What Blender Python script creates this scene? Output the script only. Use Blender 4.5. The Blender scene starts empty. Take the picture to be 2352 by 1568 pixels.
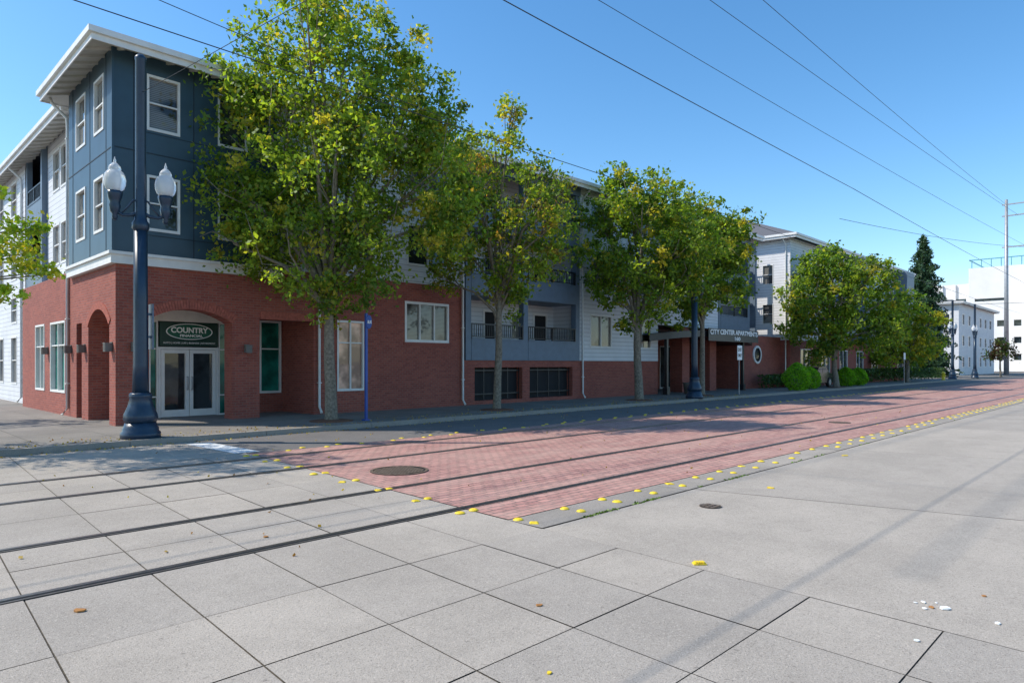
import bpy, math, random
import numpy as np
from mathutils import Vector, Matrix
random.seed(7); rng=np.random.default_rng(7)
S=bpy.context.scene; C=S.collection
CA,SA=math.cos(math.radians(44.4)),math.sin(math.radians(44.4))
# ------------------------------------------------------------ materials
def mk(name):
    m=bpy.data.materials.new(name); m.use_nodes=True
    N=m.node_tree.nodes; L=m.node_tree.links
    return m,N,L,N['Principled BSDF']
def mth(N,L,op,a,b=None,c=None):
    n=N.new('ShaderNodeMath'); n.operation=op
    for i,v in enumerate((a,b,c)):
        if v is None: continue
        if isinstance(v,(int,float)): n.inputs[i].default_value=v
        else: L.new(v,n.inputs[i])
    return n.outputs[0]
def mixc(N,L,f,a,b,bt='MIX'):
    n=N.new('ShaderNodeMix'); n.data_type='RGBA'; n.blend_type=bt
    for i,v in ((0,f),(6,a),(7,b)):
        if isinstance(v,(int,float)): n.inputs[i].default_value=v
        elif isinstance(v,(tuple,list)): n.inputs[i].default_value=(v[0],v[1],v[2],1)
        else: L.new(v,n.inputs[i])
    return n.outputs[2]
def noise(N,L,vec,scale,detail=4,rough=.55):
    n=N.new('ShaderNodeTexNoise'); n.inputs['Scale'].default_value=scale; n.inputs['Detail'].default_value=detail
    n.inputs['Roughness'].default_value=rough
    if vec is not None: L.new(vec,n.inputs['Vector'])
    return n.outputs[0]
def ramp(N,L,v,a,b):
    n=N.new('ShaderNodeMapRange'); L.new(v,n.inputs[0]); n.inputs[1].default_value=a; n.inputs[2].default_value=b
    return n.outputs[0]
def bump(N,L,B,h,strength=.3,dist=.01):
    n=N.new('ShaderNodeBump'); n.inputs['Strength'].default_value=strength; n.inputs['Distance'].default_value=dist
    L.new(h,n.inputs['Height']); L.new(n.outputs[0],B.inputs['Normal'])
def pos(N): return N.new('ShaderNodeNewGeometry').outputs['Position']
def vscale(N,L,p,s):
    n=N.new('ShaderNodeVectorMath'); n.operation='MULTIPLY'; L.new(p,n.inputs[0]); n.inputs[1].default_value=s; return n.outputs[0]
def plain(name,col,rough=.6,metal=0,var=.18,scale=3,bmp=0,bs=60,spec=None):
    m,N,L,B=mk(name); p=pos(N)
    n=ramp(N,L,noise(N,L,p,scale,5),.3,.7)
    d=tuple(c*(1-var) for c in col); u=tuple(min(1,c*(1+var)) for c in col)
    L.new(mixc(N,L,n,d,u),B.inputs['Base Color'])
    B.inputs['Roughness'].default_value=rough; B.inputs['Metallic'].default_value=metal
    if spec is not None: B.inputs['Specular IOR Level'].default_value=spec
    if bmp: bump(N,L,B,noise(N,L,p,bs,3),bmp,.01)
    return m
def concrete(name,col,speck=.35,stain=.25,rough=.85,tv=.1):
    m,N,L,B=mk(name); p=pos(N)
    at=N.new('ShaderNodeAttribute'); at.attribute_name='tint'
    c=mixc(N,L,at.outputs['Fac'],(col[0]*(1-tv*1.1),col[1]*(1-tv),col[2]*(1-tv*.8)),tuple(x*(1+tv*.5) for x in col))
    big=ramp(N,L,noise(N,L,p,.7,8,.68),.40,.60)
    c=mixc(N,L,mth(N,L,'MULTIPLY',mth(N,L,'SUBTRACT',1,big),stain),c,tuple(x*.55 for x in col))
    st=ramp(N,L,noise(N,L,vscale(N,L,p,(.12,1.6,1)),1.6,6,.7),.52,.70)
    c=mixc(N,L,mth(N,L,'MULTIPLY',st,stain*.35),c,tuple(x*.6 for x in col))
    mid=ramp(N,L,noise(N,L,p,5,7,.75),.50,.68)
    c=mixc(N,L,mth(N,L,'MULTIPLY',mid,stain*.8),c,tuple(x*.62 for x in col))
    sp=ramp(N,L,noise(N,L,p,15,2,.5),.69,.74)
    c=mixc(N,L,mth(N,L,'MULTIPLY',sp,min(1,stain*1.6)),c,tuple(x*.35 for x in col))
    fine=noise(N,L,p,85,3,.9)
    dk=ramp(N,L,fine,.53,.63); c=mixc(N,L,mth(N,L,'MULTIPLY',dk,speck),c,tuple(x*.2 for x in col))
    lt=ramp(N,L,noise(N,L,p,60,3,.9),.56,.67); c=mixc(N,L,mth(N,L,'MULTIPLY',lt,speck*.8),c,tuple(min(1,x*1.75) for x in col))
    L.new(c,B.inputs['Base Color']); B.inputs['Roughness'].default_value=rough
    bump(N,L,B,fine,.6,.01)
    return m
def brickmat(name,c1,c2,mortar,w=.22,h=.075,ms=.009,wall=True,stain=.3,dusty=None):
    m,N,L,B=mk(name); p=pos(N)
    sx=N.new('ShaderNodeSeparateXYZ'); L.new(p,sx.inputs[0])
    cb=N.new('ShaderNodeCombineXYZ')
    if wall:
        L.new(mth(N,L,'ADD',sx.outputs[0],sx.outputs[1]),cb.inputs[0]); L.new(sx.outputs[2],cb.inputs[1])
    else:
        wv=mth(N,L,'MULTIPLY',mth(N,L,'SUBTRACT',noise(N,L,p,3,2),.5),.03)
        L.new(sx.outputs[0],cb.inputs[0]); L.new(mth(N,L,'ADD',sx.outputs[1],wv),cb.inputs[1])
    b=N.new('ShaderNodeTexBrick'); L.new(cb.outputs[0],b.inputs['Vector'])
    b.inputs['Color1'].default_value=(*c1,1); b.inputs['Color2'].default_value=(*c2,1); b.inputs['Mortar'].default_value=(*mortar,1)
    b.inputs['Scale'].default_value=1; b.inputs['Brick Width'].default_value=w; b.inputs['Row Height'].default_value=h
    b.inputs['Mortar Size'].default_value=ms; b.inputs['Mortar Smooth'].default_value=.2; b.inputs['Bias'].default_value=0
    n=ramp(N,L,noise(N,L,p,.8,7,.7),.35,.65)
    c=mixc(N,L,mth(N,L,'MULTIPLY',n,stain),b.outputs[0],tuple(x*.5 for x in c2))
    f=ramp(N,L,noise(N,L,p,25,4,.7),.4,.75)
    c=mixc(N,L,mth(N,L,'MULTIPLY',f,.25),c,tuple(min(1,x*1.8) for x in c1))
    if dusty:
        dd=ramp(N,L,noise(N,L,vscale(N,L,p,(.3,1,1)),1.7,8,.72),.42,.64)
        c=mixc(N,L,mth(N,L,'MULTIPLY',dd,.5),c,dusty)
    L.new(c,B.inputs['Base Color']); B.inputs['Roughness'].default_value=.85
    bump(N,L,B,mth(N,L,'SUBTRACT',1,b.outputs['Fac']),.6,.008)
    return m
def sidingmat(name,col,step=.19):
    m,N,L,B=mk(name); p=pos(N)
    sx=N.new('ShaderNodeSeparateXYZ'); L.new(p,sx.inputs[0])
    fr=mth(N,L,'FRACT',mth(N,L,'DIVIDE',sx.outputs[2],step))
    line=mth(N,L,'GREATER_THAN',fr,.90)
    n=ramp(N,L,noise(N,L,p,1.2,6,.6),.3,.7)
    c=mixc(N,L,n,tuple(x*.88 for x in col),col)
    c=mixc(N,L,mth(N,L,'MULTIPLY',line,.65),c,tuple(x*.3 for x in col))
    L.new(c,B.inputs['Base Color']); B.inputs['Roughness'].default_value=.6
    bump(N,L,B,mth(N,L,'SUBTRACT',1,fr),.6,.02)
    return m
def glassmat(name,col,blind=None,refl=.5):
    m,N,L,B=mk(name); p=pos(N)
    n=ramp(N,L,noise(N,L,p,1.3,3),.4,.6)
    c=mixc(N,L,n,tuple(x*.5 for x in col),tuple(x*1.4 for x in col))
    if blind:
        sx=N.new('ShaderNodeSeparateXYZ'); L.new(p,sx.inputs[0])
        fr=mth(N,L,'FRACT',mth(N,L,'DIVIDE',sx.outputs[2],.05))
        k=mth(N,L,'MULTIPLY',mth(N,L,'GREATER_THAN',fr,.25),.75)
        k=mth(N,L,'MULTIPLY',k,ramp(N,L,noise(N,L,p,.9,1),.40,.46))
        c=mixc(N,L,k,c,blind)
    L.new(c,B.inputs['Base Color']); B.inputs['Roughness'].default_value=.04
    B.inputs['Specular IOR Level'].default_value=refl
    bump(N,L,B,noise(N,L,p,1.5,2),.05,.05)
    return m
def leafmat(name,trans=.5,tc=(2.6,2.4,.8)):
    m=bpy.data.materials.new(name); m.use_nodes=True; N=m.node_tree.nodes; L=m.node_tree.links; N.clear()
    at=N.new('ShaderNodeAttribute'); at.attribute_name='col'
    d=N.new('ShaderNodeBsdfPrincipled'); d.inputs['Roughness'].default_value=.5; d.inputs['Specular IOR Level'].default_value=.35
    t=N.new('ShaderNodeBsdfTranslucent'); mx=N.new('ShaderNodeMixShader'); o=N.new('ShaderNodeOutputMaterial')
    L.new(at.outputs['Color'],d.inputs['Base Color'])
    c=mixc(N,L,1.0,at.outputs['Color'],tc,'MULTIPLY'); L.new(c,t.inputs['Color'])
    mx.inputs[0].default_value=trans; L.new(d.outputs[0],mx.inputs[1]); L.new(t.outputs[0],mx.inputs[2]); L.new(mx.outputs[0],o.inputs[0])
    return m
M={}
M['brick']=brickmat('red_brick',(.36,.092,.06),(.235,.055,.04),(.25,.14,.115),stain=.28)
M['soldier']=plain('soldier_brick',(.36,.10,.068),.85,var=.3,scale=14)
M['paver']=brickmat('brick_paver',(.54,.275,.225),(.35,.17,.145),(.13,.10,.085),w=.21,h=.125,ms=.013,wall=False,stain=.3,dusty=(.52,.35,.28))
M['siding']=sidingmat('lap_siding',(.68,.69,.71))
M['blue']=plain('blue_panel',(.026,.062,.092),.42,var=.14,scale=1.5)
M['bluegrey']=plain('blue_grey_paint',(.12,.165,.22),.5,var=.1)
M['joint']=plain('panel_joint',(.012,.026,.04),.6)
M['white']=plain('white_trim',(.72,.71,.685),.5,var=.08)
M['soffit']=plain('soffit_paint',(.50,.485,.45),.6,var=.08)
M['stucco']=plain('stucco',(.72,.70,.64),.8,var=.08,bmp=.2)
M['officewall']=plain('office_wall',(.76,.75,.73),.7,var=.05,scale=.4)
M['roof']=plain('roof_shingle',(.11,.11,.12),.9,var=.3,scale=30,bmp=.4)
M['glass']=glassmat('dark_glass',(.03,.04,.045))
M['glassb']=glassmat('blind_glass',(.05,.05,.05),(.26,.25,.22))
M['green']=glassmat('green_glass',(.012,.16,.12),refl=.3)
M['peach']=glassmat('peach_glass',(.72,.44,.32),refl=.3)
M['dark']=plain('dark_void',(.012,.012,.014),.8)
M['black']=plain('black_metal',(.02,.021,.024),.4)
M['navy']=plain('navy_cast_iron',(.016,.038,.07),.35,var=.15,scale=8)
M['conc']=concrete('pavement_concrete',(.44,.385,.318),.60,.33)
M['conc2']=concrete('kerb_concrete',(.38,.335,.28),.5,.4)
M['walk']=concrete('sidewalk_concrete',(.25,.225,.195),.3,.4)
M['asph']=concrete('asphalt',(.17,.157,.147),.5,.35,.9)
M['base']=plain('joint_dirt',(.09,.078,.058),.95,var=.5,scale=20)
M['ground']=plain('far_ground',(.2,.185,.17),.95,var=.2,scale=.3)
M['steel']=plain('rail_steel',(.30,.27,.25),.35,metal=.9,var=.2,scale=10)
M['rubber']=plain('rail_groove',(.022,.02,.02),.7)
M['yellow']=plain('yellow_plastic',(.84,.58,.03),.5,var=.25,scale=30)
M['paint']=plain('road_paint',(.72,.72,.70),.7,var=.2,scale=8)
M['iron']=plain('cast_iron',(.17,.125,.09),.6,metal=.2,var=.3,scale=20)
M['irond']=plain('cast_iron_recess',(.045,.034,.027),.8,var=.3,scale=20)
M['bark']=plain('bark',(.21,.175,.13),.95,var=.45,scale=14,bmp=.8,bs=35)
M['mulch']=plain('mulch',(.16,.07,.04),.95,var=.5,scale=40,bmp=.8)
M['bpole']=plain('blue_pole',(.02,.07,.30),.4)
M['letter']=plain('white_lettering',(.85,.85,.83),.5,var=.02)
M['signg']=plain('sign_green',(.014,.045,.032),.35,var=.1,spec=.2)
M['signl']=plain('sign_green_light',(.02,.12,.075),.45,var=.05,spec=.2)
M['wire']=plain('wire_metal',(.02,.022,.025),.5)
M['grey']=plain('galvanised',(.35,.36,.37),.45,metal=.4)
M['signback']=plain('sign_back',(.10,.14,.19),.5)
M['lamp']=plain('lamp_metal',(.14,.13,.12),.5)
M['car']=plain('car_paint',(.015,.02,.03),.2,var=.02)
M['tyre']=plain('tyre_rubber',(.015,.015,.015),.8)
M['leaf']=leafmat('leaf'); M['needle']=leafmat('needle',.15)
M['orange']=plain('dry_leaf',(.45,.20,.05),.7,var=.3)
M['teal']=plain('teal_rail',(.12,.35,.42),.4)
g,N_,L_,B_=mk('globe_glass'); M['globe']=g
L_.new(mixc(N_,L_,ramp(N_,L_,noise(N_,L_,pos(N_),6,2),.3,.7),(.86,.89,.91),(.97,.98,.98)),B_.inputs['Base Color'])
B_.inputs['Roughness'].default_value=.07; B_.inputs['Transmission Weight'].default_value=.52; B_.inputs['IOR'].default_value=1.2
# ------------------------------------------------------------ mesh builder
class MB:
    def __init__(s): s.v=[];s.f=[];s.m=[];s.sm=[]
    def quad(s,pts,m=0,sm=False):
        b=len(s.v); s.v+= [tuple(p) for p in pts]; s.f.append(tuple(range(b,b+len(pts)))); s.m.append(m); s.sm.append(sm)
    def box(s,x0,x1,y0,y1,z0,z1,m=0):
        b=len(s.v); s.v+=[(x0,y0,z0),(x1,y0,z0),(x1,y1,z0),(x0,y1,z0),(x0,y0,z1),(x1,y0,z1),(x1,y1,z1),(x0,y1,z1)]
        for f in ((0,3,2,1),(4,5,6,7),(0,1,5,4),(1,2,6,5),(2,3,7,6),(3,0,4,7)):
            s.f.append(tuple(b+i for i in f)); s.m.append(m); s.sm.append(False)
    def lathe(s,prof,seg=20,c=(0,0,0),m=0,sm=True,flute=0):
        b=len(s.v); n=len(prof)
        for (r,z) in prof:
            for i in range(seg):
                a=2*math.pi*i/seg; rr=r*(1-flute*(i%2)) ; s.v.append((c[0]+rr*math.cos(a),c[1]+rr*math.sin(a),c[2]+z))
        for j in range(n-1):
            for i in range(seg):
                k=(i+1)%seg; s.f.append((b+j*seg+i,b+j*seg+k,b+(j+1)*seg+k,b+(j+1)*seg+i)); s.m.append(m); s.sm.append(sm)
        s.f.append(tuple(b+(n-1)*seg+i for i in range(seg))); s.m.append(m); s.sm.append(False)
        s.f.append(tuple(b+seg-1-i for i in range(seg))); s.m.append(m); s.sm.append(False)
    def tube(s,pts,rad,seg=8,m=0):
        b=len(s.v); n=len(pts)
        P=[Vector(p) for p in pts]
        for j,p in enumerate(P):
            d=(P[min(j+1,n-1)]-P[max(j-1,0)]).normalized()
            a=d.cross(Vector((.13,.29,1)) if abs(d.z)<.95 else Vector((1,.1,0))).normalized(); c=d.cross(a)
            r=rad[j] if isinstance(rad,(list,tuple)) else rad
            for i in range(seg):
                t=2*math.pi*i/seg; q=p+a*(r*math.cos(t))+c*(r*math.sin(t)); s.v.append(tuple(q))
        for j in range(n-1):
            for i in range(seg):
                k=(i+1)%seg; s.f.append((b+j*seg+i,b+j*seg+k,b+(j+1)*seg+k,b+(j+1)*seg+i)); s.m.append(m); s.sm.append(True)
        s.f.append(tuple(b+(n-1)*seg+i for i in range(seg))); s.m.append(m); s.sm.append(False)
        s.f.append(tuple(b+seg-1-i for i in range(seg))); s.m.append(m); s.sm.append(False)
    def build(s,name,mats,parent=None,P=(0,0,0),loc=None,label=None):
        me=bpy.data.meshes.new(name)
        me.from_pydata([(v[0]-P[0],v[1]-P[1],v[2]-P[2]) for v in s.v],[],s.f)
        for m in (mats if isinstance(mats,(list,tuple)) else [mats]): me.materials.append(m)
        me.polygons.foreach_set('material_index',s.m); me.polygons.foreach_set('use_smooth',s.sm); me.update()
        o=bpy.data.objects.new(name,me); C.objects.link(o)
        if parent is not None: o.parent=parent
        elif loc is not None: o.location=loc
        else: o.location=P
        if label: o['label']=label
        return o
def tag(o,label,cat,group=None,kind=None):
    o['label']=label; o['category']=cat
    if group:o['group']=group
    if kind:o['kind']=kind
    return o
def empty(name,P,label,cat,group=None):
    o=bpy.data.objects.new(name,None); o.location=P; C.objects.link(o); o.empty_display_size=.3
    return tag(o,label,cat,group)
def copytree(o,loc,rotz=0):
    n=o.copy(); C.objects.link(n); n.location=loc; n.rotation_euler[2]+=rotz
    for ch in o.children:
        c=ch.copy(); C.objects.link(c); c.parent=n
        for g2 in ch.children:
            d=g2.copy(); C.objects.link(d); d.parent=c
    return n
# ------------------------------------------------------------ ground
def sheet(name,quads,mat,z,kind='structure',label=None,cat=None):
    me=bpy.data.meshes.new(name); vs=[];fs=[];t=[]
    for q in quads:
        b=len(vs); tt=random.random(); dz=random.uniform(-.002,.002) if len(quads)>5 else 0
        for p in q[:4]: vs.append((p[0],p[1],z+dz)); t.append(tt)
        fs.append((b,b+1,b+2,b+3))
    me.from_pydata(vs,[],fs); me.materials.append(mat)
    a=me.attributes.new('tint','FLOAT','POINT'); a.data.foreach_set('value',t); me.update()
    o=bpy.data.objects.new(name,me); C.objects.link(o); o['kind']=kind
    if label: o['label']=label
    else: o['label']=name.replace('_',' ')+' surface of the street scene'
    o['category']=cat or 'ground'
    return o
def rect(x0,x1,y0,y1): return [(x0,y0),(x1,y0),(x1,y1),(x0,y1)]
sheet('ground',[rect(-1500,1500,-1500,1500)],M['ground'],-.02,label='grey flat city ground reaching the horizon')
sheet('pavement_bed',[rect(-60,12,-40,15.6),rect(12,300,-40,4.9)],M['base'],.0,label='dark dirt bed showing in the slab joints')
SK=.054
def sk(x,y): return (x+SK*y,y)
rowsA=[-40,-2.5,-1.6,-.72,.17,1.06,1.93,2.82,3.74,4.75]
rowsB=[4.75,6.11,6.94,7.77,9.06,10.35,11.2,12.0,12.75]
q=[];gp=.0055
X0=5.05
for rows,w in ((rowsA,.87),(rowsB,.87),([12.75,15.55],3.48)):
    for k in range(0,int(45/w)):
        xa,xb=X0-w*(k+1),X0-w*k
        for j in range(len(rows)-1):
            ya,yb=rows[j],rows[j+1]
            q.append([sk(xa+gp,ya+gp),sk(xb-gp,ya+gp),sk(xb-gp,yb-gp),sk(xa+gp,yb-gp)])
def ex(x): return (x, x+11)
edges=[(5.05+SK*4.72,5.05-SK*40)]+[ex(v) for v in (8.45,14.5,21,28,36,46,60,90,280)]
for i in range(len(edges)-1):
    a,b=edges[i],edges[i+1]
    q.append([(a[1]+gp,-40),(b[1]-gp,-40),(b[0]-gp,4.735),(a[0]+gp,4.735)])
sheet('concrete_pavement',q,M['conc'],.008,label='pale aggregate concrete slabs with dark joints',cat='pavement')
q=[]
x=5.32
while x<160:
    x2=x+3.0; q.append(rect(x+.006,x2-.006,4.77,5.28)); x=x2
sheet('track_border',q,M['conc2'],.008,label='narrow concrete strip bordering the brick trackway',cat='pavement')
sheet('road',[[(5.76,12.72),(300,12.72),(300,15.6),(5.9,15.6)]],M['asph'],.006,label='dark asphalt traffic lane beside the tracks',cat='road')
sheet('brick_trackway',[[(5.35,5.3),(300,5.3),(300,12.70),(5.74,12.70)]],M['paver'],.010,label='pinkish red brick paving around the tram tracks',cat='road')
sheet('stop_line',[[(5.55,12.95),(6.05,12.9),(5.95,15.2),(5.45,15.2)]],M['paint'],.014,label='worn white stop line painted across the lane',cat='road marking')
q=[]
for i in range(-3,96):
    for (ya,yb) in ((15.86,17.2),(17.2,18.5),(18.5,19.9)):
        q.append(rect(i*1.5+.006,i*1.5+1.494,ya+.006,yb-.006))
for i in range(-3,8):
    for j in range(30): q.append(rect(i*1.5+.006,i*1.5+1.494,19.9+j*1.5+.006,19.9+j*1.5+1.494))
for i in range(8,62): q.append(rect(i*1.5+.006,i*1.5+1.494,19.906,24))
sheet('sidewalk',q,M['walk'],.120,label='grey concrete sidewalk slabs in front of the apartments',cat='sidewalk')
mb=MB(); mb.box(-4.5,145,15.85,64.8,-.01,.114); o=mb.build('sidewalk_bed',M['base']); tag(o,'dark base below the sidewalk slabs','sidewalk',kind='structure')
mb=MB(); x=-4.5
while x<145: mb.box(x+.006,x+2.994,15.68,15.845,-.01,.128); x+=3
o=mb.build('kerb',M['conc2']); tag(o,'grey concrete kerb along the sidewalk edge','kerb',kind='structure')
o.data.attributes.new('tint','FLOAT','POINT')
for i,y in enumerate((6.11,7.77,10.35,12.0)):
    mb=MB(); mb.box(-25,250,-.075,.052,-.005,.014,1); mb.box(-25,250,-.022,.035,.0,.022,0); mb.box(-25,250,-.072,-.057,.0,.019,0)
    o=mb.build('tram_rail',[M['steel'],M['rubber']],loc=(0,y,0)); tag(o,'grooved steel tram rail set flush in the paving','rail','tram rails in the street')
def manhole(x,y,r,z,lab):
    mb=MB(); mb.lathe([(r,0),(r,.004),(r*.93,.004),(r*.93,.002),(r*.9,.002),(r*.9,.005),(0.01,.005)],36)
    st=.066; k=int(r/st)
    for i in range(-k,k+1):
        for j in range(-k,k+1):
            if (i*i+j*j)*st*st< (r*.82)**2: mb.box(i*st-.022,i*st+.022,j*st-.022,j*st+.022,.005,.012,1)
    for i in range(36):
        t0,t1=2*math.pi*i/36,2*math.pi*(i+1)/36
        mb.quad([(r*.9*math.cos(t0),r*.9*math.sin(t0),.0125),(r*.9*math.cos(t1),r*.9*math.sin(t1),.0125),(r*math.cos(t1),r*math.sin(t1),.0125),(r*math.cos(t0),r*math.sin(t0),.0125)],1)
    o=mb.build('manhole_cover',[M['irond'],M['iron']],loc=(x,y,z)); tag(o,lab,'manhole cover')
manhole(6.54,8.97,.47,.011,'large round patterned iron manhole cover set in brick paving')
manhole(7.57,4.02,.13,.009,'small round iron valve cover in the concrete')
manhole(21,7.0,.3,.011,'round iron manhole cover in the brick trackway')
mb=MB(); mb.lathe([(.06,0),(.058,.006),(.048,.015),(.03,.022),(.01,.025)],14)
stud=mb.build('road_stud',M['yellow']); stud.location=(5.41,5.2,.009)
mb=MB(); mb.lathe([(.07,0),(.067,.006),(.048,.015),(.02,.017)],4,sm=False)
studq=mb.build('road_stud',M['yellow']); studq.location=(5.42,4.97,.009)
for s_ in (stud,studq): tag(s_,'yellow domed plastic road stud fixed beside the brick trackway','road stud','yellow road studs edging the trackway')
P=[]
x=6.2
while x<50: P+=[(x,5.2),(x+.02,4.97)]; x+=.78
x=6.5
while x<56: P+=[(x,12.62),(x+.4,12.86)]; x+=.85
y=5.9
while y<12.6:
    P+=[(5.33+SK*(y-4.75),y),(5.12+SK*(y-4.75),y+.02)]; y+=.93
for p in P:
    if random.random()<.05: continue
    src=studq if random.random()<.3 else stud
    o=src.copy(); C.objects.link(o); o.location=(p[0]+random.uniform(-.02,.02),p[1]+random.uniform(-.015,.015),.010)
    o.rotation_euler=(0,0,random.uniform(0,3)); s=random.uniform(.9,1.1); o.scale=(s,s,random.uniform(.8,1.1))
def debris(x,y,s,mat,lab,name,flat=.35):
    mb=MB(); pts=[(s*random.uniform(.6,1)*math.cos(a)*1.3,s*random.uniform(.5,1)*math.sin(a)) for a in [i*math.pi*2/7 for i in range(7)]]
    h=s*flat
    mb.quad([(p[0],p[1],h*random.uniform(.5,1)) for p in pts])
    for i in range(7):
        a,b=pts[i],pts[(i+1)%7]; mb.quad([(a[0],a[1],0),(b[0],b[1],0),(b[0],b[1],h*.7),(a[0],a[1],h*.7)])
    o=mb.build(name,mat,loc=(x,y,.011)); o.rotation_euler[2]=random.uniform(0,3); tag(o,lab,'debris'); return o
mb=MB(); mb.box(-.055,.055,-.032,.032,0,.012); mb.box(-.045,.045,-.022,.022,.012,.024)
for i in range(4): mb.box(-.038+i*.021,-.029+i*.021,-.034,.016,.012,.028)
o=mb.build('broken_stud',M['yellow'],loc=(5.32,2.93,.009)); o.rotation_euler[2]=-.75; tag(o,'loose rectangular yellow stud lying on the concrete','debris')
WF='small white plaster fragment on the concrete'; YS='loose broken yellow stud lying on the concrete'; DL='dry orange leaf lying on the concrete'
for (x,y,s,m,n,l) in [(5.57,1.15,.034,'letter','plaster_fragment',WF),(5.61,1.29,.02,'letter','plaster_fragment',WF),(5.47,1.25,.018,'letter','plaster_fragment',WF),(5.56,1.33,.012,'letter','plaster_fragment',WF),(5.66,1.22,.010,'letter','plaster_fragment',WF),(5.5,.83,.022,'letter','plaster_fragment',WF),(4.8,1.14,.02,'letter','plaster_fragment',WF),
    (5.53,1.22,.02,'orange','fallen_leaf',DL),(6.08,1.0,.018,'orange','fallen_leaf',DL),(1.25,5.5,.04,'orange','fallen_leaf',DL),(3.6,3.25,.028,'orange','fallen_leaf',DL),(2.85,2.5,.02,'yellow','fallen_leaf','yellow leaf lying on the concrete'),(3.1,6.5,.03,'orange','fallen_leaf',DL),(9.26,4.0,.05,'yellow','broken_stud',YS),(13.5,4.4,.05,'yellow','broken_stud',YS)]:
    debris(x,y,s,M[m],l,n)
# ------------------------------------------------------------ leaves
def leafcloud(name,centers,size,cols,mat,parent=None,P=(0,0,0),flat=0.0,aspect=.62):
    n=len(centers); c=np.asarray(centers)-np.asarray(P)
    t=rng.normal(size=(n,3)); t/=np.linalg.norm(t,axis=1)[:,None]
    w=rng.normal(size=(n,3)); w[:,2]+=flat; b=np.cross(t,w); b/=np.linalg.norm(b,axis=1)[:,None]+1e-9
    s=(size*rng.uniform(.6,1.25,n))[:,None]
    nn=np.cross(t,b)
    v=np.stack([c-t*s,c+b*s*aspect+nn*s*.15,c+t*s,c-b*s*aspect+nn*s*.15],1).reshape(-1,3)
    me=bpy.data.meshes.new(name); me.vertices.add(4*n); me.vertices.foreach_set('co',v.astype(np.float32).ravel())
    me.loops.add(4*n); me.loops.foreach_set('vertex_index',np.arange(4*n,dtype=np.int32))
    me.polygons.add(n); me.polygons.foreach_set('loop_start',np.arange(0,4*n,4,dtype=np.int32))
    try: me.polygons.foreach_set('loop_total',np.full(n,4,dtype=np.int32))
    except Exception: pass
    a=me.color_attributes.new('col','FLOAT_COLOR','POINT')
    cc=np.concatenate([np.repeat(cols,4,0),np.ones((4*n,1))],1); a.data.foreach_set('color',cc.astype(np.float32).ravel())
    me.materials.append(mat); me.update(calc_edges=True); me.validate()
    o=bpy.data.objects.new(name,me); C.objects.link(o)
    if parent is not None:o.parent=parent
    else:o.location=P
    return o
PAL={'dg':(.045,.092,.018),'g':(.105,.185,.026),'lg':(.20,.285,.036),'y':(.42,.35,.05),'b':(.30,.17,.06),'r':(.06,.03,.03)}
def cloud(lobes,dens,leaf,mixv,spread=.2,per=34,out=1.18):
    pts=[];cols=[]
    keys=list(mixv.keys()); w=np.array(list(mixv.values()),float); w/=w.sum()
    pal=np.array([PAL[k] for k in keys])
    for (x,y,z,r,rz) in lobes:
        K=max(5,int(dens*r*r))
        lw=w*rng.uniform(.4,1.6,len(w)); lw/=lw.sum()
        for _ in range(K):
            d=rng.normal(size=3); d/=np.linalg.norm(d); rr=rng.uniform(.45,out)
            cpt=np.array([x+d[0]*r*rr,y+d[1]*r*rr,z+d[2]*rz*rr])
            n=int(per*rng.uniform(.4,1.5))
            sp=spread*rng.uniform(.5,1.4)
            g_=rng.normal(size=(n,3))*np.array([sp,sp,sp*.8])
            pts.append(cpt+g_)
            base=pal[rng.choice(len(pal),p=lw)]
            cl=pal[rng.choice(len(pal),size=n,p=lw)]
            cols.append((base*.6+cl*.4)*rng.uniform(.65,1.35,(n,1)))
    return np.concatenate(pts),np.concatenate(cols)
Fv=(CA,SA); Rv=(SA,-CA)
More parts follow.
